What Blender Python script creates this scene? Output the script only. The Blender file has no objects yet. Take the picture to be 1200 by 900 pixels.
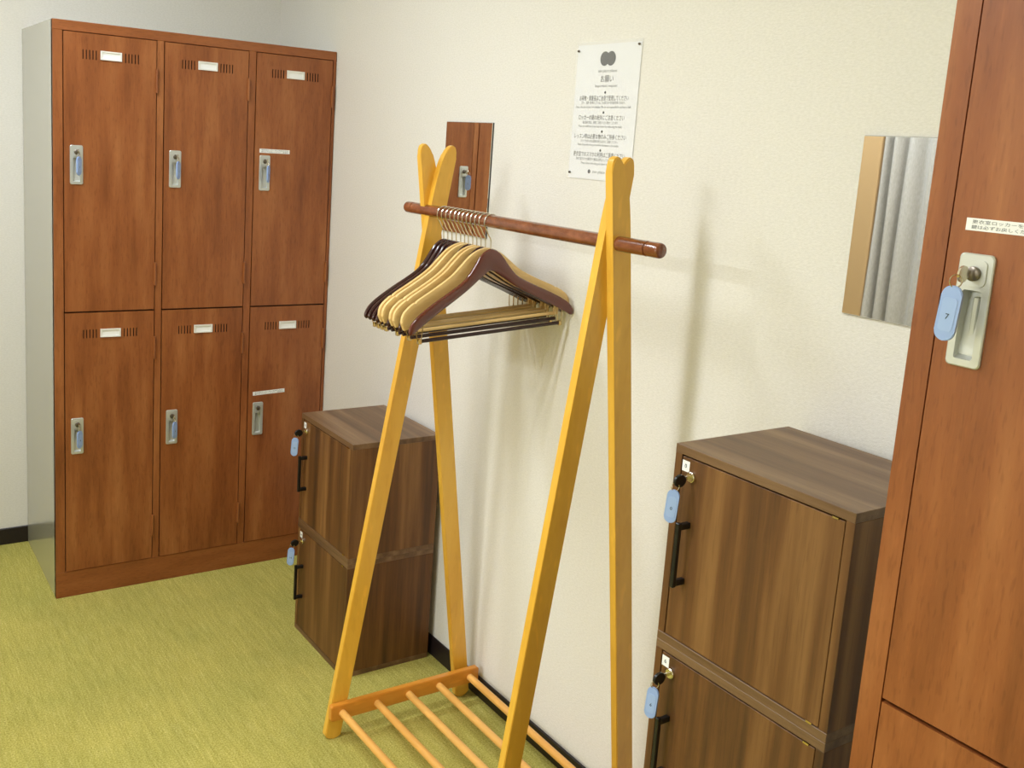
import bpy, bmesh, math, random
from mathutils import Vector, Matrix
random.seed(7)
SC = bpy.context.scene
COL = SC.collection

# ------------------------------------------------------------------ camera
def set_camera():
    yaw, pit, rol = -.5932, -.1701, .0669
    cy, sy = math.cos(yaw), math.sin(yaw)
    f = Vector((-sy*math.cos(pit), cy*math.cos(pit), math.sin(pit)))
    rt = Vector((cy, sy, 0)); up = rt.cross(f)
    r2 = rt*math.cos(rol) + up*math.sin(rol); u2 = -rt*math.sin(rol) + up*math.cos(rol)
    cam = bpy.data.cameras.new('camera'); o = bpy.data.objects.new('camera', cam); COL.objects.link(o)
    m = Matrix((r2, u2, -f)).transposed().to_4x4(); m.translation = Vector((-1.4768, -3.6909, 1.5025))
    o.matrix_world = m
    cam.sensor_width = 36; cam.lens = 1164.93/1200*36
    cam.shift_x = (600-565.5)/1200; cam.shift_y = -(450-373.67)/1200
    cam.clip_start = .02
    SC.camera = o
set_camera()

# ------------------------------------------------------------------ world, exposure, lights
w = bpy.data.worlds.new('world'); SC.world = w; w.use_nodes = True
w.node_tree.nodes['Background'].inputs[0].default_value = (.9, .95, 1, 1)
w.node_tree.nodes['Background'].inputs[1].default_value = .3
SC.view_settings.view_transform = 'Standard'; SC.view_settings.look = 'None'
SC.view_settings.gamma = 1; SC.view_settings.use_curve_mapping = False
SC.view_settings.exposure = -.2
LIGHTS = [  # x, y, size x, size y, watts, colour
    (-1.85, -2.25, 1.10, .16, 31, (.93, .965, 1)),
    (-1.45, -1.15, 1.0, .20, 27, (.82, .92, 1)),
    (-5.3, -2.35, .20, .90, 175, (.90, .96, 1)),
    (-2.2, -4.9, .60, .60, 3.5, (.95, .97, 1)),
]

# ------------------------------------------------------------------ helpers
def srgb(r, g, b):
    f = lambda c: (c/255/12.92) if c/255 <= .04045 else ((c/255+.055)/1.055)**2.4
    return (f(r), f(g), f(b), 1)

def link(o, parent=None):
    COL.objects.link(o)
    if parent: o.parent = parent
    return o

def obj(name, bm, m, parent=None, smooth=False, recalc=True):
    if recalc: bmesh.ops.recalc_face_normals(bm, faces=bm.faces)
    me = bpy.data.meshes.new(name); bm.to_mesh(me); bm.free()
    for x in (m if isinstance(m, (list, tuple)) else [m]): me.materials.append(x)
    if smooth:
        me.polygons.foreach_set('use_smooth', [True]*len(me.polygons))
        try: me.set_sharp_from_angle(angle=math.radians(40))
        except Exception: pass
    return link(bpy.data.objects.new(name, me), parent)

def tag(o, label, cat, group=None):
    o['label'] = label; o['category'] = cat
    if group: o['group'] = group
    return o

def thing(name, label, cat, loc=(0, 0, 0), rz=0, group=None):
    o = bpy.data.objects.new(name, None); o.empty_display_size = .05
    link(o); o.location = loc; o.rotation_euler = (0, 0, rz)
    return tag(o, label, cat, group)

def copy_tree(o, parent=None):
    c = o.copy(); COL.objects.link(c)
    if parent: c.parent = parent
    for ch in list(o.children): copy_tree(ch, c)
    return c

def box(bm, x0, x1, y0, y1, z0, z1, bev=0, seg=1):
    r = bmesh.ops.create_cube(bm, size=1)
    vs = r['verts']
    for v in vs:
        v.co = Vector(((x0+x1)/2+v.co.x*(x1-x0), (y0+y1)/2+v.co.y*(y1-y0), (z0+z1)/2+v.co.z*(z1-z0)))
    if bev:
        es = list({e for v in vs for e in v.link_edges})
        bmesh.ops.bevel(bm, geom=es, offset=bev, segments=seg, affect='EDGES', profile=.6)
    return bm

def B(*a, **k): return box(bmesh.new(), *a, **k)

def tube(bm, pts, r, n=8, cap=True):
    """tube along points; r number or list"""
    pts = [Vector(p) for p in pts]; rings = []
    ref = None
    for i, p in enumerate(pts):
        d = (pts[min(i+1, len(pts)-1)]-pts[max(i-1, 0)]).normalized()
        if ref is None:
            ref = d.orthogonal().normalized()
        ref = (ref - d*ref.dot(d)).normalized()
        b = d.cross(ref); rr = r[i] if isinstance(r, (list, tuple)) else r
        rings.append([bm.verts.new(p+(ref*math.cos(2*math.pi*k/n)+b*math.sin(2*math.pi*k/n))*rr) for k in range(n)])
    for a, c in zip(rings, rings[1:]):
        for k in range(n): bm.faces.new((a[k], a[(k+1) % n], c[(k+1) % n], c[k]))
    if cap: bm.faces.new(rings[0][::-1]); bm.faces.new(rings[-1])
    return bm

def prism(bm, outline, d0, d1, plane='xz'):
    """extrude a 2-D outline; plane xz extrudes along y"""
    P = {'xz': lambda a, b, d: (a, d, b), 'yz': lambda a, b, d: (d, a, b), 'xy': lambda a, b, d: (a, b, d)}[plane]
    A = [bm.verts.new(P(a, b, d0)) for a, b in outline]; C = [bm.verts.new(P(a, b, d1)) for a, b in outline]
    n = len(outline)
    bm.faces.new(A); bm.faces.new(C[::-1])
    for i in range(n): bm.faces.new((A[i], A[(i+1) % n], C[(i+1) % n], C[i]))
    return bm

def rrect(x0, x1, z0, z1, r, n=5):
    out = []
    for cx, cz, a0 in ((x1-r, z1-r, 0), (x0+r, z1-r, 90), (x0+r, z0+r, 180), (x1-r, z0+r, 270)):
        for k in range(n+1):
            a = math.radians(a0+90*k/n); out.append((cx+r*math.cos(a), cz+r*math.sin(a)))
    return out

def holed_front(bm, x0, x1, z0, z1, y0, depth, holes):
    """board with its front at y0 (faces -y) pierced by rectangular recesses (x0,x1,z0,z1,depth)"""
    xs = sorted({x0, x1, *[h[0] for h in holes], *[h[1] for h in holes]})
    zs = sorted({z0, z1, *[h[2] for h in holes], *[h[3] for h in holes]})
    q = lambda pts: bm.faces.new([bm.verts.new(p) for p in pts])
    for xa, xb in zip(xs, xs[1:]):
        for za, zb in zip(zs, zs[1:]):
            mx, mz = (xa+xb)/2, (za+zb)/2
            if any(h[0] < mx < h[1] and h[2] < mz < h[3] for h in holes): continue
            q([(xa, y0, za), (xb, y0, za), (xb, y0, zb), (xa, y0, zb)])
    for a, b, c, d, dp in holes:
        y1 = y0+dp
        f = q([(a, y1, c), (b, y1, c), (b, y1, d), (a, y1, d)]); f.material_index = 1
        for pts in ([(a, y0, c), (a, y1, c), (a, y1, d), (a, y0, d)], [(b, y0, c), (b, y0, d), (b, y1, d), (b, y1, c)],
                    [(a, y0, c), (b, y0, c), (b, y1, c), (a, y1, c)], [(a, y0, d), (a, y1, d), (b, y1, d), (b, y0, d)]):
            q(pts).material_index = 1
    y1 = y0+depth
    q([(x0, y1, z0), (x0, y1, z1), (x1, y1, z1), (x1, y1, z0)])
    q([(x0, y0, z0), (x0, y0, z1), (x0, y1, z1), (x0, y1, z0)]); q([(x1, y0, z0), (x1, y1, z0), (x1, y1, z1), (x1, y0, z1)])
    q([(x0, y0, z0), (x0, y1, z0), (x1, y1, z0), (x1, y0, z0)]); q([(x0, y0, z1), (x1, y0, z1), (x1, y1, z1), (x0, y1, z1)])
    bmesh.ops.remove_doubles(bm, verts=bm.verts, dist=1e-6)
    return bm

def text_mesh(body, size, loc, rot, align='CENTER', fit=None):
    """returns list of (verts, faces) of flat lettering, placed in thing space"""
    c = bpy.data.curves.new('lettering', 'FONT'); c.body = body; c.size = size; c.align_x = align; c.align_y = 'CENTER'
    c.resolution_u = 2
    o = bpy.data.objects.new('lettering', c); COL.objects.link(o)
    dg = bpy.context.evaluated_depsgraph_get()
    me = bpy.data.meshes.new_from_object(o.evaluated_get(dg))
    bpy.data.objects.remove(o); bpy.data.curves.remove(c)
    xs = [v.co.x for v in me.vertices] or [0, 1]
    s = (fit/(max(xs)-min(xs))) if fit else 1
    M = Matrix.Translation(loc) @ rot
    V = [M @ Vector((v.co.x*s, v.co.y, 0)) for v in me.vertices]; F = [tuple(p.vertices) for p in me.polygons]
    bpy.data.meshes.remove(me)
    return V, F

def join_text(parts, name, m, parent):
    V, F = [], []
    for v, f in parts:
        k = len(V); V += v; F += [tuple(i+k for i in p) for p in f]
    me = bpy.data.meshes.new(name); me.from_pydata([tuple(v) for v in V], [], F); me.materials.append(m)
    return link(bpy.data.objects.new(name, me), parent)

# ------------------------------------------------------------------ materials
def mat(name, col=(.8, .8, .8, 1), rough=.5, metal=0, spec=.5, coat=0, trans=0, emit=None, es=0):
    m = bpy.data.materials.new(name); m.use_nodes = True
    b = m.node_tree.nodes['Principled BSDF']
    b.inputs['Base Color'].default_value = col; b.inputs['Roughness'].default_value = rough
    b.inputs['Metallic'].default_value = metal; b.inputs['Specular IOR Level'].default_value = spec
    b.inputs['Coat Weight'].default_value = coat; b.inputs['Coat Roughness'].default_value = .15
    b.inputs['Transmission Weight'].default_value = trans
    if emit: b.inputs['Emission Color'].default_value = emit; b.inputs['Emission Strength'].default_value = es
    return m

class N:
    def __init__(s, m): s.t = m.node_tree; s.b = s.t.nodes['Principled BSDF']
    def n(s, ty, **k):
        x = s.t.nodes.new(ty)
        for a, v in k.items():
            if a.startswith('i_'): x.inputs[a[2:].replace('_', ' ')].default_value = v
            else: setattr(x, a, v)
        return x
    def l(s, a, b): s.t.links.new(a, b)
    def coords(s, scale, rand=True, rot=(0, 0, 0)):
        tc = s.n('ShaderNodeTexCoord'); mp = s.n('ShaderNodeMapping'); mp.inputs['Scale'].default_value = scale
        mp.inputs['Rotation'].default_value = rot
        if rand:
            oi = s.n('ShaderNodeObjectInfo'); mu = s.n('ShaderNodeMath', operation='MULTIPLY'); mu.inputs[1].default_value = 37
            s.l(oi.outputs['Random'], mu.inputs[0])
            ad = s.n('ShaderNodeVectorMath', operation='ADD'); s.l(tc.outputs['Object'], ad.inputs[0]); s.l(mu.outputs[0], ad.inputs[1])
            s.l(ad.outputs[0], mp.inputs['Vector'])
        else: s.l(tc.outputs['Object'], mp.inputs['Vector'])
        return mp.outputs[0]
    def noise(s, vec, scale, detail=4, rough=.55, dist=0):
        x = s.n('ShaderNodeTexNoise'); s.l(vec, x.inputs['Vector'])
        x.inputs['Scale'].default_value = scale; x.inputs['Detail'].default_value = detail
        x.inputs['Roughness'].default_value = rough; x.inputs['Distortion'].default_value = dist
        return x.outputs['Fac']
    def ramp(s, fac, stops):
        r = s.n('ShaderNodeValToRGB'); e = r.color_ramp.elements
        while len(e) < len(stops): e.new(.5)
        for k, (p, c) in enumerate(stops): e[k].position = p; e[k].color = c
        s.l(fac, r.inputs[0]); return r.outputs[0]
    def mix(s, f, a, b, mode='MIX'):
        x = s.n('ShaderNodeMix', data_type='RGBA', blend_type=mode)
        if isinstance(f, (int, float)): x.inputs[0].default_value = f
        else: s.l(f, x.inputs[0])
        for k, v in ((6, a), (7, b)):
            if isinstance(v, tuple): x.inputs[k].default_value = v
            else: s.l(v, x.inputs[k])
        return x.outputs[2]
    def bump(s, h, strength, dist):
        b = s.n('ShaderNodeBump'); b.inputs['Strength'].default_value = strength; b.inputs['Distance'].default_value = dist
        s.l(h, b.inputs['Height']); s.l(b.outputs[0], s.b.inputs['Normal'])

def wood(name, dark, mid, light, axis='z', along=1.5, across=28, rough=.4, coat=0, fine=.35, spec=.5, band=.6, bumps=.08, fleck=.96):
    m = mat(name, mid, rough, coat=coat, spec=spec); k = N(m)
    def sc(a, c): return {'x': (a, c, c), 'y': (c, a, c), 'z': (c, c, a)}[axis]
    v1 = k.coords(sc(along, across)); n1 = k.noise(v1, 1, 3, .5, .3)
    v2 = k.coords(sc(along*4, across*3.4)); n2 = k.noise(v2, 1, 6, .7, .1)
    v3 = k.coords(sc(along*.5, across*.25)); n3 = k.noise(v3, 1, 2, .5)
    c1 = k.ramp(n1, [(.28, dark), (.5, mid), (.72, light)])
    c2 = k.ramp(n2, [(.3, dark), (.52, mid), (.75, light)])
    c3 = k.ramp(n3, [(.2, dark), (.5, mid), (.8, light)])
    c = k.mix(fine, c1, c2); c = k.mix(1-band, c3, c)
    v4 = k.coords(sc(along*6, across*2.6)); n4 = k.noise(v4, 1, 2, .5)
    fl = k.ramp(n4, [(.34, (fleck, fleck*.97, fleck*.94, 1)), (.44, (1, 1, 1, 1)), (.6, (1, 1, 1, 1)), (.7, (1.1, 1.1, 1.1, 1))])
    c = k.mix(1, c, fl, 'MULTIPLY')
    k.l(c, k.b.inputs['Base Color']); k.bump(n2, bumps, .001)
    return m

M = {}
M['locker_wood'] = wood('locker_wood_print', srgb(108, 54, 20), srgb(148, 84, 42), srgb(176, 112, 64), 'z', 6, 85, .38, band=.75, fine=.5, fleck=.85)
M['locker_wood_h'] = wood('locker_wood_print_horizontal', srgb(122, 66, 28), srgb(148, 84, 42), srgb(166, 102, 56), 'x', 9, 95, .40, band=.65, fine=.55, fleck=.85)
M['gap_shade'] = mat('locker_gap_shade', srgb(40, 18, 14), .8)  # dark tone paints the shade inside vent slots and door gaps
M['locker_grey'] = mat('locker_grey_enamel', srgb(176, 176, 164), .2, coat=.4)
M['walnut'] = wood('walnut_laminate', srgb(50, 28, 10), srgb(104, 66, 30), srgb(148, 106, 60), 'z', 2.6, 120, .5, band=.88, fine=.5, fleck=.85)
M['walnut_h_sheen'] = wood('walnut_laminate_horizontal_sheen', srgb(72, 48, 28), srgb(112, 82, 54), srgb(150, 120, 88), 'x', 2.6, 120, .42, band=.88, fine=.5, fleck=.85)  # horizontal grain; lighter and greyer than walnut, painting the sheen on the tops
M['rack_wood'] = wood('honey_varnished_wood', srgb(214, 154, 42), srgb(234, 178, 62), srgb(242, 194, 84), 'z', 2.5, 22, .32, coat=.3, fine=.3, bumps=.03)
M['rack_wood_x'] = wood('honey_varnished_wood_rail', srgb(200, 124, 36), srgb(220, 146, 52), srgb(232, 166, 74), 'x', 2.5, 22, .32, coat=.3, fine=.3, bumps=.03)
M['dowel_wood'] = wood('pale_dowel_wood', srgb(214, 150, 66), srgb(232, 174, 92), srgb(240, 190, 112), 'y', 2.5, 22, .35, coat=.2, fine=.3, bumps=.03)
M['rod_wood'] = wood('mottled_brown_rod', srgb(70, 30, 14), srgb(126, 68, 38), srgb(170, 104, 66), 'y', 40, 120, .2, coat=.6, fine=.5, bumps=.05)
M['hanger_dark'] = mat('dark_lacquered_wood', srgb(58, 24, 24), .16, coat=.7)
M['hanger_brown'] = mat('red_brown_lacquered_wood', srgb(98, 42, 30), .16, coat=.6)
M['hanger_light'] = wood('pale_hanger_wood', srgb(222, 182, 112), srgb(236, 200, 134), srgb(244, 214, 156), 'x', 3, 26, .3, coat=.3, fine=.3, bumps=.03)
M['bar_dark'] = mat('dark_bar_sleeve', srgb(48, 22, 20), .45)
M['brass'] = mat('pale_brass', srgb(214, 190, 140), .25, metal=1)
M['chrome'] = mat('chrome_wire', srgb(225, 218, 205), .18, metal=1)
M['lock_metal'] = mat('brushed_satin_zinc', srgb(205, 207, 203), .38, metal=.55)
M['lock_dark'] = mat('lock_keyway_dark', srgb(120, 112, 104), .3, metal=.9)
M['tag_blue'] = mat('pale_blue_plastic', srgb(152, 178, 230), .3)
M['tag_label'] = mat('key_tag_label', srgb(160, 186, 234), .4)
M['ink'] = mat('black_ink', srgb(40, 40, 42), .7)
M['ink_grey'] = mat('grey_ink', srgb(120, 122, 126), .7)
M['black'] = mat('black_plastic', srgb(18, 18, 19), .35)
M['white_plastic'] = mat('white_plastic', srgb(236, 234, 228), .35)
M['card'] = mat('white_card', srgb(246, 246, 246), .6)
M['paper'] = mat('white_paper', srgb(238, 238, 240), .6)
M['mirror'] = mat('mirror_silver', (.9, .9, .9, 1), .015, metal=1)
M['mirror_edge'] = mat('mirror_edge', srgb(50, 46, 42), .4)
M['tan_wall'] = mat('tan_painted_board', srgb(200, 166, 118), .6)
M['ceiling'] = mat('ceiling_white', srgb(238, 236, 230), .9)
M['base'] = mat('black_vinyl_baseboard', srgb(30, 20, 22), .45)
def film():
    m = mat('clear_film', (1, 1, 1, 1), .08); k = N(m)
    k.b.inputs['Alpha'].default_value = .10
    return m
M['film'] = film()
def wallpaper():
    m = mat('embossed_wallpaper', srgb(234, 230, 224), .85, spec=.2); k = N(m)
    v = k.coords((1, 1, 2.2), rand=False); n = k.noise(v, 130, 3, .6); n2 = k.noise(v, 500, 2, .5)
    c = k.ramp(n, [(.3, srgb(228, 224, 217)), (.7, srgb(238, 234, 228))]); k.l(c, k.b.inputs['Base Color'])
    ad = k.n('ShaderNodeMath', operation='ADD'); k.l(n, ad.inputs[0]); k.l(n2, ad.inputs[1])
    k.bump(ad.outputs[0], .35, .002); return m
M['wall'] = wallpaper()
def carpet():
    m = mat('green_loop_carpet', srgb(150, 148, 78), .95, spec=.1); k = N(m)
    fine = k.noise(k.coords((1, 1, 1), False), 240, 4, .75)
    st = k.noise(k.coords((240, 14, 1), False), 1, 4, .7, .1)
    big = k.noise(k.coords((1, 1, 1), False), 5, 3, .5)
    st2 = k.noise(k.coords((70, 4, 1), False), 1, 2, .5, .1)
    a = k.ramp(fine, [(.3, srgb(124, 117, 40)), (.5, srgb(188, 177, 92)), (.72, srgb(240, 228, 150))])
    b = k.ramp(st, [(.36, srgb(158, 150, 70)), (.52, srgb(188, 178, 96)), (.68, srgb(226, 216, 144))])
    c = k.mix(.30, a, b)
    d = k.ramp(big, [(.3, (.90, .93, .90, 1)), (.7, (1.04, 1.03, 1, 1))]); c = k.mix(1, c, d, 'MULTIPLY')
    e = k.ramp(st2, [(.35, (.93, .93, .91, 1)), (.7, (1.06, 1.06, 1.06, 1))]); c = k.mix(1, c, e, 'MULTIPLY')
    k.l(c, k.b.inputs['Base Color']); k.bump(fine, .7, .003); return m
M['carpet'] = carpet()
def curtain_mat():
    m = mat('grey_beige_curtain', srgb(196, 192, 184), .9, spec=.1); k = N(m)
    n = k.noise(k.coords((300, 300, 60), False), 1, 3, .6)
    c = k.ramp(n, [(.3, srgb(184, 180, 170)), (.7, srgb(206, 202, 196))]); k.l(c, k.b.inputs['Base Color'])
    k.b.inputs['Sheen Weight'].default_value = .2; return m
M['curtain'] = curtain_mat()
M['lamp'] = mat('lamp_diffuser', (1, 1, 1, 1), .6, emit=(1, 1, 1, 1), es=4)

# ------------------------------------------------------------------ room
H = 2.5
def struct(name, bm, m, parent=None):
    o = obj(name, bm, m, parent)
    if not parent: o['kind'] = 'structure'
    return o
struct('floor', B(-6.3, .1, -6.1, .1, -.05, 0), M['carpet'])
struct('ceiling', B(-6.3, .1, -6.1, .1, H, H+.05), M['ceiling'])
struct('wall_right', B(0, .1, -6.1, .1, 0, H), M['wall'])
struct('wall_far', B(-6.3, 0, 0, .1, 0, H), M['wall'])
struct('wall_near', B(-6.3, 0, -6.1, -6, 0, H), M['wall'])
struct('wall_left', B(-6.3, -6.2, -6, 0, 0, H), M['wall'])
struct('wall_partition', B(-2.26, -2.18, -1.125, 0, 0, H, bev=.004), M['tan_wall'])
struct('baseboard_right', B(-.007, 0, -6, 0, 0, .06, bev=.002), M['base'])
struct('baseboard_far', B(-2.18, -.007, -.007, 0, 0, .06, bev=.002), M['base'])

# ceiling lights
for i, (x, y, sx, sy, pw, c) in enumerate(LIGHTS):
    lab = ['long white ceiling lamp directly above the hanger rack aisle', 'white ceiling lamp near the tall three column locker bank',
           'white ceiling lamp at the far left side of the room', 'white ceiling lamp behind the viewer near the back wall'][i]
    t = thing('ceiling_light', lab, 'lamp', (x, y, H), 0, 'ceiling lamps of the room')
    bm = bmesh.new()
    for a in ((-sx/2-.03, -sx/2, -sy/2-.03, sy/2+.03), (sx/2, sx/2+.03, -sy/2-.03, sy/2+.03), (-sx/2, sx/2, -sy/2-.03, -sy/2), (-sx/2, sx/2, sy/2, sy/2+.03)):
        box(bm, *a, -.045, 0)
    obj('lamp_frame', bm, M['white_plastic'], t)
    obj('diffuser', B(-sx/2, sx/2, -sy/2, sy/2, -.03, -.02), M['lamp'], t)
    la = bpy.data.lights.new('lamp_light', 'AREA'); la.shape = 'RECTANGLE'; la.size = sx; la.size_y = sy; la.energy = pw; la.color = c
    lo = bpy.data.objects.new('lamp_light', la); link(lo, t); lo.location = (0, 0, -.05)

# ------------------------------------------------------------------ lockers
def lock_plate_bm():
    """37 x 116 mm, origin lower left of the plate, front to -y"""
    bm = bmesh.new(); w_, h_ = .037, .116
    outer = rrect(0, w_, 0, h_, .005, 4)
    hole = rrect(.0085, .0285, .008, .079, .002, 2)
    yf = -.0035
    def ring(o, y): return [bm.verts.new((a, y, b)) for a, b in o]
    O1, I1 = ring([(w_/2+(a-w_/2)*.94, h_/2+(b-h_/2)*.98) for a, b in outer], yf), ring(hole, yf)
    E = []
    for R in (O1, I1):
        for i in range(len(R)): E.append(bm.edges.new((R[i], R[(i+1) % len(R)])))
    bmesh.ops.triangle_fill(bm, edges=E, use_beauty=True)
    O0 = ring(outer, 0); O2 = ring(outer, yf*.7)
    for a, b in ((O0, O2), (O2, O1)):
        for i in range(len(a)): bm.faces.new((a[i], a[(i+1) % len(a)], b[(i+1) % len(a)], b[i]))
    # pocket: slopes towards the bottom
    I2 = [bm.verts.new((a, .011 if b > .03 else .004, b+(.004 if b < .03 else 0))) for a, b in hole]
    n = len(I1)
    for i in range(n): bm.faces.new((I1[i], I1[(i+1) % n], I2[(i+1) % n], I2[i]))
    bm.faces.new(I2)
    # finger ridge inside the pocket and raised collar around the key hole
    box(bm, .0155, .0215, .006, .0108, .014, .072, bev=.001)
    prism(bm, rrect(.006, .031, .083, .110, .006, 4), yf-.0015, yf)
    return bm

def cylinder_lock_bm(r=.0075, d=.004, n=20):
    bm = bmesh.new()
    tube(bm, [(0, 0, 0), (0, -d*.8, 0), (0, -d, 0)], [r, r, r*.86], n)
    return bm

def make_door(root, w_, h_, x, z, strip=None):
    holes = []
    for k in range(5): holes.append((.0538+k*.0094-.0014, .0538+k*.0094+.0014, .755, .782, .006))
    for k in range(5): holes.append((.1755+k*.0094-.0014, .1755+k*.0094+.0014, .755, .782, .006))
    holes.append((.0225, .0465, .394, .470, .014))
    bm = holed_front(bmesh.new(), 0, w_, 0, h_, 0, .018, holes)
    d = obj('door', bm, [M['locker_wood'], M['gap_shade']], root, recalc=False)
    d.location = (x, -.002, z)
    p = obj('lock_plate', lock_plate_bm(), M['lock_metal'], d); p.location = (.016, 0, .387)
    c = obj('lock_cylinder', cylinder_lock_bm(), M['lock_dark'], d, smooth=True); c.location = (.0345, -.005, .387+.096)
    bm = bmesh.new(); xa, xb, za, zb = .103, .164, .757, .783
    for a in ((xa, xb, zb-.004, zb), (xa, xb, za, za+.004), (xa, xa+.005, za+.004, zb-.004), (xb-.005, xb, za+.004, zb-.004)):
        box(bm, a[0], a[1], -.004, 0, a[2], a[3])
    box(bm, xa+.004, xb-.004, -.0022, -.0005, zb-.0085, zb-.0065)
    obj('name_holder', bm, M['white_plastic'], d)
    obj('name_card', B(xa+.004, xb-.004, -.0018, 0, za+.003, zb-.003), M['card'], d)
    for hz in (.0775, h_-.155):
        bm = bmesh.new(); tube(bm, [(w_+.001, -.0035, hz), (w_+.001, -.0035, hz+.072)], .0042, 8)
        box(bm, w_-.003, w_+.005, -.003, .002, hz+.002, hz+.070)
        obj('hinge', bm, M['locker_wood'], d, smooth=True)
    if strip:
        sw, sh, sz, tilt = strip
        s = obj('notice_strip', B(0, sw, -.0006, 0, 0, sh), M['card'], d)
        s.location = (.016, 0, sz); s.rotation_euler = (0, -tilt, 0)
        R = Matrix.Rotation(math.pi/2, 4, 'X')
        T = [text_mesh('更衣室ロッカーをご利用の方は', .0042, (sw/2, -.0009, sh*.70), R, fit=sw*.88),
             text_mesh('鍵は必ずお戻しください　貴重品', .0042, (sw/2, -.0009, sh*.28), R, fit=sw*.88)]
        me = join_text(T, 'strip_lettering', M['ink_grey'], d); me.location = s.location; me.rotation_euler = s.rotation_euler
    return d

LW, LH, LD = .897, 1.788, .515
DX = (.030, .323, .6176); DW = (.267, .266, .266)
def make_locker(label, loc, rz, strips):
    t = thing('locker_bank', label, 'locker', loc, rz)
    obj('side_panel', B(0, .0015, .004, LD, .0, LH, bev=.0006), M['locker_grey'], t)['label'] = 'plain grey enamelled steel side'
    obj('side_panel', B(LW-.0015, LW, .004, LD, .0, LH, bev=.0006), M['locker_grey'], t)
    obj('top_panel', B(.0015, LW-.0015, .02, LD, LH-.012, LH-.001), M['locker_grey'], t)
    obj('back_panel', B(.0015, LW-.0015, LD-.004, LD, .03, LH-.012), M['locker_grey'], t)
    bm = bmesh.new()
    xs = [(0, .0272)] + [(DX[i]+DW[i]+.003, DX[i+1]-.003) for i in range(2)] + [(DX[2]+DW[2]+.003, LW)]
    for a, b in xs: box(bm, a, b, 0, .02, .0855, 1.759)
    obj('front_frame', bm, M['locker_wood'], t)
    obj('top_rail', B(0, LW, -.0005, .02, 1.759, LH, bev=.001), M['locker_wood_h'], t)
    obj('plinth_rail', B(0, LW, 0, .02, 0, .0855, bev=.001), M['locker_wood_h'], t)
    bm = bmesh.new()
    box(bm, .0015, LW-.0015, .012, .03, .08, 1.765)  # dark sheet behind the doors, standing in for shade in the gaps
    obj('gap_shade_sheet', bm, M['gap_shade'], t)
    D = {}
    for i in range(3):
        D[i, 0] = make_door(t, DW[i], 1.757-.9275, DX[i], .9275, strips.get((i, 0)))
        D[i, 1] = make_door(t, DW[i], .9225-.0875, DX[i], .0875, strips.get((i, 1)))
    return t
AX, AY = -.8994, -.518
make_locker('tall brown wood-grain locker bank with six doors and grey side in the far corner', (AX, AY, 0), 0,
            {(2, 0): (.105, .013, .511, 0), (2, 1): (.115, .013, .527, .035)})
BX, BY = -.5063, -3.073
make_locker('brown wood-grain locker bank cut off by the right picture edge, closest to the viewer', (BX, BY, 0), -math.pi/2,
            {(0, 0): (.105, .0125, .5255, 0), (1, 0): (.105, .0125, .5255, 0)})

# ------------------------------------------------------------------ keys
def make_key(kind, label, loc, rz, tagyaw, swing=0, mark='1'):
    """origin at the key hole, key sticks out to local -y"""
    t = thing('key', label, 'key', loc, rz, None)
    if kind == 'locker':
        bm = B(-.001, .001, -.008, .004, -.0035, .0035)
        prism(bm, [(-.008+a, b) for a, b in [(-.0085*math.cos(x*math.pi/8), .0085*math.sin(x*math.pi/8)) for x in range(16)]], -.0011, .0011, 'yz')
        for v in bm.verts: pass
        o = obj('key_bow', bm, M['chrome'], t)
        o.location = (0, -.006, 0)
        for v in o.data.vertices:
            if abs(v.co.x) > .00105: v.co.y -= 0
        out, dz = -.0245, -.005
    else:
        bm = B(-.001, .001, -.012, .004, -.003, .003)
        o = obj('key_blade', bm, M['chrome'], t)
        bm = bmesh.new()
        pts = [(-.010-.0115+.0125*math.cos(a)*1.0, -.003+.0105*math.sin(a)) for a in [2*math.pi*i/20 for i in range(20)]]
        prism(bm, pts, -.003, .003, 'yz'); bmesh.ops.bevel(bm, geom=[e for e in bm.edges if abs(e.verts[0].co.x-e.verts[1].co.x) < 1e-6], offset=.001, segments=1, affect='EDGES')
        obj('key_bow', bm, M['black'], t, smooth=True)
        out, dz = -.030, -.010
    bm = bmesh.new(); R = .0065
    pts = [(math.sin(.5)*R*math.cos(a), out+math.cos(.5)*R*math.cos(a)*1, dz-.002+R*math.sin(a)) for a in [2*math.pi*i/20 for i in range(21)]]
    tube(bm, pts, .0007, 6, cap=False)
    obj('key_ring', bm, M['chrome'], t, smooth=True)
    bm = bmesh.new(); L, W = .056, .0205
    prism(bm, rrect(-W/2, W/2, -L, 0, W/2-.0005, 6), -.002, .002)
    bmesh.ops.bevel(bm, geom=[e for e in bm.edges if abs(e.verts[0].co.y-e.verts[1].co.y) < 1e-6], offset=.0009, segments=2, affect='EDGES')
    g = obj('key_tag', bm, M['tag_blue'], t, smooth=True); g.location = (0, out-.001, dz-.0065); g.rotation_euler = (0, swing, tagyaw)
    bm = prism(bmesh.new(), rrect(-W/2+.003, W/2-.003, -L+.010, -.012, .004, 4), -.0024, -.0018)
    obj('tag_label', bm, M['tag_label'], g)
    R4 = Matrix.Rotation(math.pi/2, 4, 'X')
    join_text([text_mesh(mark, .008, (0, -.0027, -L*.56), R4)], 'tag_number', M['ink'], g)
    return t
kz = (.387+.096)
cols = ['left', 'middle', 'right']
for i in range(3):
    for j in range(2):
        if (i, j) == (2, 1): continue
        z0 = (.9275, .0875)[j]
        k = make_key('locker', f"small blue tagged key in the {'upper' if j == 0 else 'lower'} {cols[i]} door of the far locker bank",
                     (AX+DX[i]+.0345, AY-.0125, z0+kz), 0, (.75, .8, .85)[i] if j == 0 else .6, 0, str(1+i+3*j))
        k['group'] = 'blue tagged keys of the far locker bank'
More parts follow.
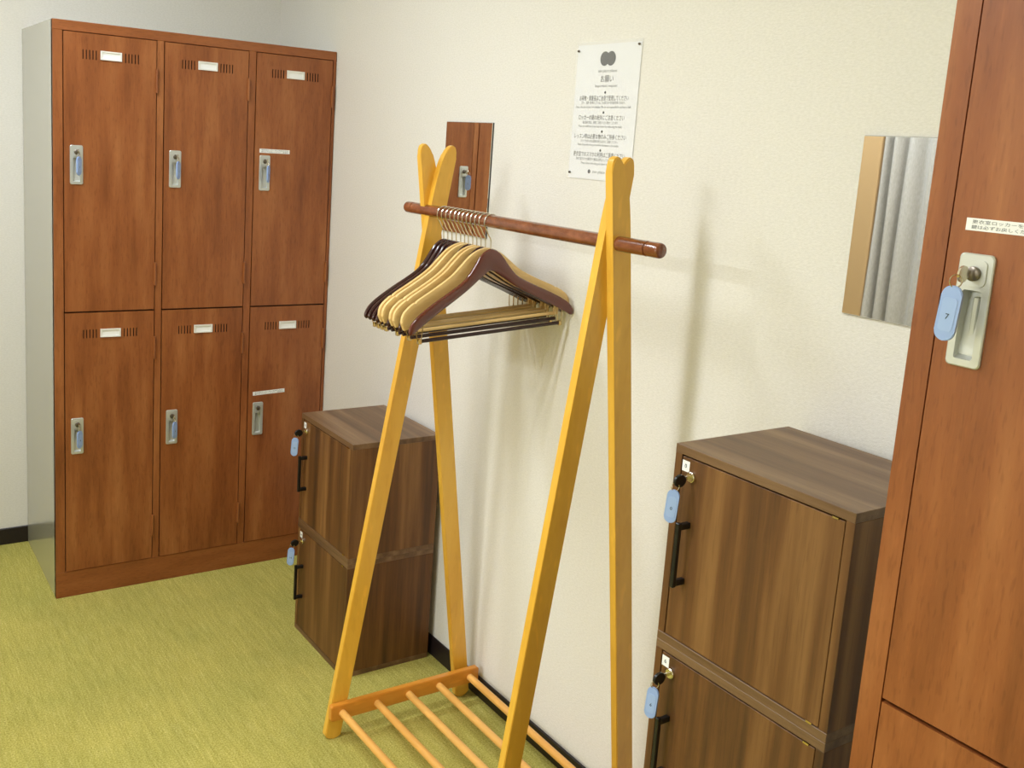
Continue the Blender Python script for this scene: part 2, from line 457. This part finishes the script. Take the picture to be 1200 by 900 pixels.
make_key('locker', 'metal key with large pale blue tag in the nearest locker door on the right', (BX-.0125, BY-DX[0]-.0345, .9275+kz), -math.pi/2, .15, .07, '7')

# ------------------------------------------------------------------ cube cabinets
CW, CD, CH, TH = .3457, .276, .3435, .0147
def cabinet(label, loc, sticker, gh=0, plinth=0, keyless=False):
    t = thing('storage_cabinet', label, 'cabinet', loc, -math.pi/2)
    z0 = -plinth
    obj('side_panel', B(0, TH, 0, CD, TH, CH-TH, bev=.0005), M['walnut'], t)
    obj('side_panel', B(CW-TH, CW, 0, CD, TH, CH-TH, bev=.0005), M['walnut'], t)
    obj('top_panel', B(0, CW, -.0005, CD, CH-TH, CH, bev=.0007), M['walnut_h_sheen'], t)
    obj('bottom_panel', B(0, CW, -.0005, CD, 0, TH, bev=.0007), M['walnut_h_sheen'], t)
    obj('back_panel', B(TH, CW-TH, CD-.006, CD-.002, TH, CH-TH), M['walnut'], t)
    if plinth: obj('plinth', B(0, CW, .01, CD-.01, -plinth, 0), M['walnut'], t)
    d = obj('door', B(TH+.002, CW-TH-.0015, .0005, .0155, TH+.0015, CH-TH-.0028, bev=.0006), M['walnut'], t)
    hx = .044; zt, zb = CH-.1225, CH-.227
    bm = bmesh.new()
    box(bm, hx-.004, hx+.004, -.026, -.018, zb-.003, zt+.003, bev=.001)
    for z in (zt-.004, zb+.004): box(bm, hx-.0045, hx+.0045, -.019, .001, z-.005, z+.005, bev=.001)
    obj('handle', bm, M['black'], d)
    lk = obj('cam_lock', cylinder_lock_bm(.009, .006), M['chrome'], d, smooth=True); lk.location = (.041, .0005, CH-.0457)
    st = obj('number_sticker', B(.0175, .0335, 0, .0005, CH-.041, CH-.023), M['card'], d)
    R4 = Matrix.Rotation(math.pi/2, 4, 'X')
    join_text([text_mesh(sticker, .010, (.0255, -.0004, CH-.032), R4)], 'sticker_number', M['ink'], d)
    for z in (CH-TH-.003, TH+.001):
        obj('hinge_pin', B(CW-TH-.022, CW-TH-.012, -.001, .004, z-.001, z+.002), M['brass'], d)
    return t
LX, LY = -.2984, -1.0134
RX, RY = -.3184, -2.567
def stack(x, y, zs, labels, marks, keylabels, grp, plinth=0, yaws=(.5, .4)):
    for i, (z, lb, mk) in enumerate(zip(zs, labels, marks)):
        c = cabinet(lb, (x, y, z), mk, plinth=(plinth if i == 0 else 0)); c['group'] = grp
        kl = keylabels[i]
        if kl:
            k = make_key('cabinet', kl, (x-.0055, y-.041, z+CH-.0457), -math.pi/2, yaws[i % 2], .06, mk)
            k['group'] = 'blue tagged keys of the walnut cabinets'
stack(LX, LY, [0, CH], ['lower walnut cabinet of the pair beside the tall far locker bank', 'upper walnut cabinet of the pair beside the tall far locker bank'],
      ['14', '13'], ['black headed key with pale blue tag in the lower cabinet beside the far lockers', 'black headed key with pale blue tag in the upper cabinet beside the far lockers'],
      'two stacked walnut cabinets on the left', 0, (.9, .9))
PL = 1.0467-3*CH
stack(RX, RY, [PL, PL+CH, PL+2*CH], ['bottom walnut cabinet of the right hand stack resting on the carpet', 'second walnut cabinet from the top, right hand stack', 'topmost walnut cabinet of the right hand stack under the mirror'],
      ['12', '6', '0'], [None, 'black headed key with pale blue tag in the second cabinet of the right stack', 'black headed key with pale blue tag in the topmost right hand cabinet'],
      'stacked walnut cabinets on the right', PL, (.45, .35))

# ------------------------------------------------------------------ garment rack
rk = thing('garment_rack', 'honey coloured wooden garment rack with two A-frames, brown rod and dowel shelf', 'rack', (-.2398, -1.95, 0))
RXc, RYc = -.2398, -1.95
def leg(xb, xt, y0, W=.0437, T=.0194, Hh=1.5039):
    """leg from (xb,0) to (xt,H) in the x-z plane, rounded ends"""
    d = Vector((xt-xb, Hh)); L = d.length; d /= L; n = Vector((d.y, -d.x)); r = W/2
    sg = 1 if xt > xb else -1          # outer side of the tip; the inner side tapers into the V
    outer = [(.17, 1), (.03, 1), (.016, .93), (.008, .80), (.003, .66)]
    inner = [(.20, 1), (.12, .98), (.09, .93), (.065, .84), (.045, .72), (.028, .54), (.016, .34), (.008, .12), (.003, -.08)]
    top = Vector((xt, Hh))
    po = [top - d*a + n*sg*r*b for a, b in outer]; pi_ = [top - d*a - n*sg*r*b for a, b in inner]
    tip = [top + n*sg*r*.30]
    out = [tuple(p) for p in (po + tip[:1] + pi_[::-1])] if sg > 0 else [tuple(p) for p in (pi_ + tip[:1] + po[::-1])]
    for k in range(13):
        a = math.pi+math.pi*k/12; ca, sa = math.cos(a), math.sin(a)
        p = Vector((xb, 0)) + d*r*.6 + n*r*ca + d*r*.62*sa; out.append((p.x, max(p.y, 0)))
    bm = prism(bmesh.new(), out, y0-RYc, y0+T-RYc)
    bmesh.ops.bevel(bm, geom=[e for e in bm.edges if abs(e.verts[0].co.y-e.verts[1].co.y) < 1e-6], offset=.0018, segments=2, affect='EDGES')
    return obj('leg', bm, M['rack_wood'], rk, smooth=True)
T = .0194
leg(-.2048, .043, -1.6064)
leg(.199, -.0102, -1.6064+T)
leg(.1751, -.0143, -2.2944)
leg(-.1802, .0203, -2.2944+T)
def rail(xa, xb, y0, y1, z0=.059, z1=.0995):
    bm = prism(bmesh.new(), rrect(xa, xb, z0, z1, .006, 4), y0-RYc, y1-RYc)
    bmesh.ops.bevel(bm, geom=[e for e in bm.edges if abs(e.verts[0].co.y-e.verts[1].co.y) < 1e-6], offset=.0015, segments=2, affect='EDGES')
    obj('rail', bm, M['rack_wood_x'], rk, smooth=True)
rail(-.459-RXc, -.018-RXc, -1.6244, -1.6064)
rail(-.437-RXc, -.040-RXc, -2.2556, -2.2376)
for x in (-.4288, -.3301, -.237, -.1447, -.0469):
    xa = x-RXc
    bm = tube(bmesh.new(), [(xa, -1.6100-RYc, .0775), (xa*.95, -2.252-RYc, .0775)], .0095, 16)
    obj('dowel', bm, M['dowel_wood'], rk, smooth=True)
def rod_bm():
    y0, y1, r = -1.485-RYc, -2.4076-RYc, .0143
    L = abs(y1-y0); prof = [(0, .0112), (.0012, .0128), (.0035, .0139), (.006, r), (.032, r), (.0332, r*.84), (.0355, r*.84), (.0367, r)]
    prof = prof + [(.3, r), (.6, r)] + [(L-a, b) for a, b in prof[::-1]]
    return tube(bmesh.new(), [(0, y0-a, 1.3436) for a, b in prof], [b for a, b in prof], 24)
obj('hanging_rod', rod_bm(), M['rod_wood'], rk, smooth=True)['label'] = 'mottled dark brown round rod with grooved ends'

# ------------------------------------------------------------------ hangers
def spline(pts, n):
    """Catmull-Rom resample of (a,b,c,..) tuples"""
    out = []; m = len(pts)-1
    for i in range(n+1):
        t = i/n*m; k = min(int(t), m-1); f = t-k
        P = [pts[max(k-1, 0)], pts[k], pts[k+1], pts[min(k+2, m)]]
        out.append(tuple(.5*((2*P[1][j])+(-P[0][j]+P[2][j])*f+(2*P[0][j]-5*P[1][j]+4*P[2][j]-P[3][j])*f*f+(-P[0][j]+3*P[1][j]-3*P[2][j]+P[3][j])*f**3) for j in range(len(pts[0]))))
    return out
ZT = -.0606   # top of the wood below the rod axis
def shoulder_bm(light):
    # upper and lower outline pairs from the middle to the tip
    if not light:
        S = [((0, 0), (0, -.050)), ((.016, -.005), (.008, -.052)), ((.032, -.019), (.020, -.060)), ((.050, -.043), (.036, -.070)), ((.072, -.066), (.060, -.086)),
             ((.105, -.084), (.094, -.105)), ((.140, -.100), (.130, -.123)), ((.175, -.117), (.164, -.140)), ((.200, -.131), (.188, -.153)),
             ((.215, -.143), (.204, -.162)), ((.2235, -.156), (.214, -.168)), ((.2245, -.164), (.220, -.169))]
        th = [.0064]*6+[.0062, .006, .0056, .005, .0042, .002]; yc = .022; pw = .75
    else:
        S = [((0, 0), (0, -.050)), ((.020, -.004), (.010, -.053)), ((.042, -.015), (.028, -.064)), ((.064, -.033), (.050, -.079)), ((.088, -.053), (.076, -.094)),
             ((.115, -.069), (.103, -.107)), ((.150, -.086), (.138, -.124)), ((.183, -.101), (.172, -.141)), ((.189, -.107), (.176, -.143)), ((.194, -.106), (.182, -.147)),
             ((.214, -.119), (.200, -.157)), ((.224, -.132), (.212, -.162)), ((.227, -.146), (.220, -.163))]
        th = [.0054]*12+[.0045]; yc = .016; pw = .45
    rows = [(a[0], a[1], b[0], b[1], t) for (a, b), t in zip(S, th)]
    half = spline(rows, 26 if not light else 30)
    full = [(-r[0], r[1], -r[2], r[3], r[4]) for r in half[::-1][:-1]] + half
    bm = bmesh.new(); rings = []; n = 14
    for (ux, uz, lx, lz, t) in full:
        c = Vector(((ux+lx)/2, 0, (uz+lz)/2+ZT)); h = Vector(((ux-lx)/2, 0, (uz-lz)/2))
        y = -yc*(abs(c.x)/.22)**1.7
        ring = []
        for k in range(n):
            a = 2*math.pi*k/n; ca, sa = math.cos(a), math.sin(a)
            ring.append(bm.verts.new(c + h*(abs(ca)**pw)*(1 if ca > 0 else -1) + Vector((0, y + t*(abs(sa)**pw)*(1 if sa > 0 else -1), 0))))
        rings.append(ring)
    for a, b in zip(rings, rings[1:]):
        for k in range(n): bm.faces.new((a[k], a[(k+1) % n], b[(k+1) % n], b[k]))
    bm.faces.new(rings[0][::-1]); bm.faces.new(rings[-1])
    return bm
def hook_bm():
    R = .0185; cz = .0143+.0016-R; pts = []
    for k in range(27):
        a = math.radians(-35+k*(205+35)/26); pts.append((R*math.cos(a), 0, cz+R*math.sin(a)))
    x, _, z = pts[-1]
    pts += [(x+.006, 0, z-.011), (-.006, 0, -.032), (-.0015, 0, -.038), (0, 0, -.044), (0, 0, -.054), (0, 0, ZT-.006)]
    return tube(bmesh.new(), pts, .0015, 8)
def make_hanger(kind):
    t = bpy.data.objects.new('coat_hanger', None); t.empty_display_size = .03; link(t)
    light = kind == 'light'
    wm = {'dark': M['hanger_dark'], 'brown': M['hanger_brown'], 'light': M['hanger_light']}[kind]
    obj('shoulder', shoulder_bm(light), wm, t, smooth=True)
    obj('hook', hook_bm(), M['chrome'], t, smooth=True)
    zb = ZT-.187 if not light else ZT-.168
    yb = -.012
    if light:
        bm = tube(bmesh.new(), [(-.193, yb, zb), (.193, yb, zb)], .0042, 10); obj('trouser_bar', bm, wm, t, smooth=True)
        bm = bmesh.new()
        for s in (-1, 1): box(bm, s*.193-.004, s*.193+.004, yb-.004, yb+.004, zb-.004, zb+.018)
        obj('bar_bracket', bm, wm, t)
        zl = zb-.013
        bm = tube(bmesh.new(), [(-.20, yb, zl), (.19, yb, zl)], .0042, 10); obj('locking_bar', bm, M['bar_dark'], t, smooth=True)
        bm = bmesh.new()
        tube(bm, [(-.196, yb, zl), (-.194, yb-.004, zl+.012), (-.190, yb-.003, zb+.015)], .0011, 6)
        tube(bm, [(.186, yb, zl), (.188, yb-.004, zl+.012), (.190, yb-.003, zb+.015)], .0011, 6)
        obj('bar_wire', bm, M['brass'], t, smooth=True)
    else:
        bm = tube(bmesh.new(), [(-.186, yb, zb), (.188, yb, zb)], .0042, 10); obj('trouser_bar', bm, M['bar_dark'], t, smooth=True)
        bm = bmesh.new()
        for s in (-1, 1):
            tube(bm, [(s*.196, yb, zb), (s*.199, yb, zb+.012), (s*.196, yb-.004, ZT-.148)], .0011, 6)
            tube(bm, [(s*.188, yb, zb), (s*.186, yb, zb+.012), (s*.184, yb-.004, ZT-.142)], .0011, 6)
        obj('bar_wire', bm, M['brass'], t, smooth=True)
        bm = bmesh.new()
        for s in (-1, 1): box(bm, s*.192-.004, s*.192+.004, yb-.005, yb+.005, zb-.006, zb+.005, bev=.001)
        obj('bar_clip', bm, M['brass'], t)
    return t
order = [('dark', -1.662, 0), ('dark', -1.681, 0), ('dark', -1.700, 0), ('dark', -1.719, 0), ('light', -1.738, 0), ('light', -1.755, 0),
         ('dark', -1.772, 0), ('light', -1.790, 0), ('light', -1.807, 0), ('dark', -1.825, 0), ('light', -1.843, 0), ('brown', -1.865, .02)]
HL = ['dark lacquered coat hanger at the far left end, nearest the left A-frame', 'dark lacquered coat hanger, second from the far left end of the row',
      'dark lacquered coat hanger, third from the far left end of the row', 'fourth dark hanger of the left group, touching the first pale one',
      'first pale wooden coat hanger in front of the four dark ones', 'second pale wooden coat hanger counting from the four dark ones',
      'dark coat hanger squeezed in mid row between the pale ones', 'third pale wooden coat hanger, just in front of the mid row dark one',
      'fourth pale wooden coat hanger counting from the four dark ones',
      'dark coat hanger almost hidden behind the frontmost pale one', 'frontmost pale wooden coat hanger directly behind the red-brown one',
      'red-brown coat hanger at the front of the row, fully visible']
protos = {}
for (kd, y, yaw), lb in zip(order, HL):
    if kd in protos: h = copy_tree(protos[kd])
    else: h = protos[kd] = make_hanger(kd)
    h.location = (RXc, y, 1.3436); h.rotation_euler = (0, -math.radians(3.6 if kd != 'light' else 4.0), yaw)
    tag(h, lb, 'hanger', 'coat hangers on the rack rod')

# ------------------------------------------------------------------ mirrors and poster on the right wall
def wall_mirror(label, y0, z0, wd=.2313, hg=.304):
    t = thing('wall_mirror', label, 'mirror', (0, y0, z0), -math.pi/2, 'frameless wall mirrors')
    obj('backing_board', B(0, wd, -.0035, 0, 0, hg), M['mirror_edge'], t)
    obj('mirror_glass', B(.0004, wd-.0004, -.0055, -.0035, .0004, hg-.0004, bev=.0006), M['mirror'], t)
wall_mirror('frameless mirror behind the hanger rack, reflecting a locker door', -1.2637, 1.2645)
wall_mirror('frameless mirror above the right cabinets, reflecting grey curtains', -2.6196, 1.2615)

PW, PH = .2172, .301
ps = thing('notice_poster', 'white Japanese notice in a clear sleeve pinned to the wall above the rack', 'poster', (-.0005, -1.8242, 1.7485-PH), -math.pi/2)
obj('paper_sheet', B(0, PW, -.0012, -.0004, 0, PH), M['paper'], ps)
obj('clear_sleeve', B(-.004, PW+.004, -.0026, -.0018, -.002, PH+.007), M['film'], ps)
R4 = Matrix.Rotation(math.pi/2, 4, 'X')
TX = []
def line(s, size, u0, u1, v): TX.append(text_mesh(s, size, ((u0+u1)/2*PW, -.0016, PH*(1-v)), R4, fit=(u1-u0)*PW))
def dark_line(s, size, u0, u1, v):
    DK.append(text_mesh(s, size, ((u0+u1)/2*PW, -.0016, PH*(1-v)), R4, fit=(u1-u0)*PW))
DK = []
line('zen place pilates', .0095, .36, .66, .196)
dark_line('お願い', .017, .41, .61, .257)
line('Important request', .0085, .33, .68, .305)
dark_line('お荷物・貴重品はご自身で管理してください', .0125, .09, .87, .397)
line('万が一、盗難・紛失等がございましても当店では一切の責任を負いかねます。', .0072, .13, .83, .429)
line('Please take care of your own valuables. We are not responsible for any loss or theft.', .0072, .04, .92, .460)
dark_line('ロッカーの鍵の紛失にご注意ください', .0125, .10, .83, .540)
line('鍵の紛失の際は、実費をご負担いただく場合がございます。', .0072, .18, .75, .576)
line('Please be careful not to lose your locker key while using the studio.', .0072, .11, .81, .603)
dark_line('レッスン時は必要な物のみご持参ください', .0125, .05, .88, .681)
line('スタジオ内へのお荷物の持ち込みはご遠慮ください。', .0072, .17, .77, .715)
line('Please bring only what you need for the lesson to the studio.', .0072, .12, .78, .741)
dark_line('更衣室でのスマホの利用はご遠慮ください', .0125, .06, .89, .815)
line('更衣室内での撮影や通話は禁止しております。', .0072, .12, .77, .850)
line('Please refrain from using your phone in the room.', .0072, .20, .74, .880)
line('zen place', .0095, .40, .60, .941)
join_text(TX, 'fine_print', M['ink_grey'], ps)
join_text(DK, 'headline_print', M['ink'], ps)
bm = bmesh.new()
def disc(cx, cz, r, y=-.0016, n=16):
    bm.faces.new([bm.verts.new((cx+r*math.cos(2*math.pi*k/n), y, cz+r*math.sin(2*math.pi*k/n))) for k in range(n)])
for v in (.353, .50, .64, .78): disc(.5*PW, PH*(1-v), .0030)
disc(.345*PW, PH*(1-.941), .0048)
# emblem: two rounded lobes side by side
c, r = .0105, .0158; a0 = math.acos(c/r); pts = []
for k in range(25):
    a = -math.pi+a0+(2*math.pi-2*a0)*k/24; pts.append((c+r*math.cos(a), r*math.sin(a)))
pts += [(-x, z) for x, z in pts[::-1]][1:-1]
pts = [(x if abs(x) > .003 else x, z) for x, z in pts]
f = bm.faces.new([bm.verts.new((.5*PW+x, -.0016, PH*(1-.107)+z)) for x, z in pts])
bmesh.ops.triangulate(bm, faces=[f])
obj('printed_emblem', bm, M['ink'], ps)
for u, v in ((.025, .042), (.97, .018), (.03, .958), (.97, .965)):
    bm = tube(bmesh.new(), [(u*PW, -.0024, PH*(1-v)), (u*PW, -.0055, PH*(1-v)), (u*PW, -.007, PH*(1-v))], [.0026, .0026, .0014], 10)
    obj('push_pin', bm, M['lock_dark'], ps, smooth=True)

# ------------------------------------------------------------------ curtain seen in the mirror
ct = thing('curtain', 'grey floor-length curtain in soft folds opposite the right mirror', 'curtain', (-2.22, -1.125, 0))
bm = bmesh.new(); NX, NZ = 300, 14; Lc = .55; rows = []
for j in range(NZ+1):
    z = .03+(2.30-.03)*j/NZ; row = []
    for i in range(NX+1):
        u = i/NX; ph = 2*math.pi*(u*8.5+.35*math.sin(u*9))
        amp = (.034+.014*math.sin(u*13+1))*(1-.25*j/NZ)
        row.append(bm.verts.new((amp*math.sin(ph)+.008*math.sin(3*z+u*20), -u*Lc+.012*math.cos(ph)*(1-j/NZ), z)))
    rows.append(row)
for a, b in zip(rows, rows[1:]):
    for i in range(NX): bm.faces.new((a[i], a[i+1], b[i+1], b[i]))
o = obj('curtain_cloth', bm, M['curtain'], ct, smooth=True)
sm = o.modifiers.new('thickness', 'SOLIDIFY'); sm.thickness = .0015
bm = bmesh.new()
for k in range(6): tube(bm, [(0, -.04-k*.095, 2.30), (0, -.04-k*.095, 2.335)], .004, 6)
obj('curtain_hook', bm, M['white_plastic'], ct)
cr = thing('curtain_rail', 'white curtain rail fixed under the ceiling along the partition line', 'rail', (-2.22, -1.08, 2.35))
obj('track', B(-.012, .012, -.62, 0, -.012, .012, bev=.002), M['white_plastic'], cr)
bm = bmesh.new()
for y in (-.1, -.5): box(bm, -.008, .008, y-.01, y+.01, .012, H-2.35)
obj('ceiling_bracket', bm, M['white_plastic'], cr)
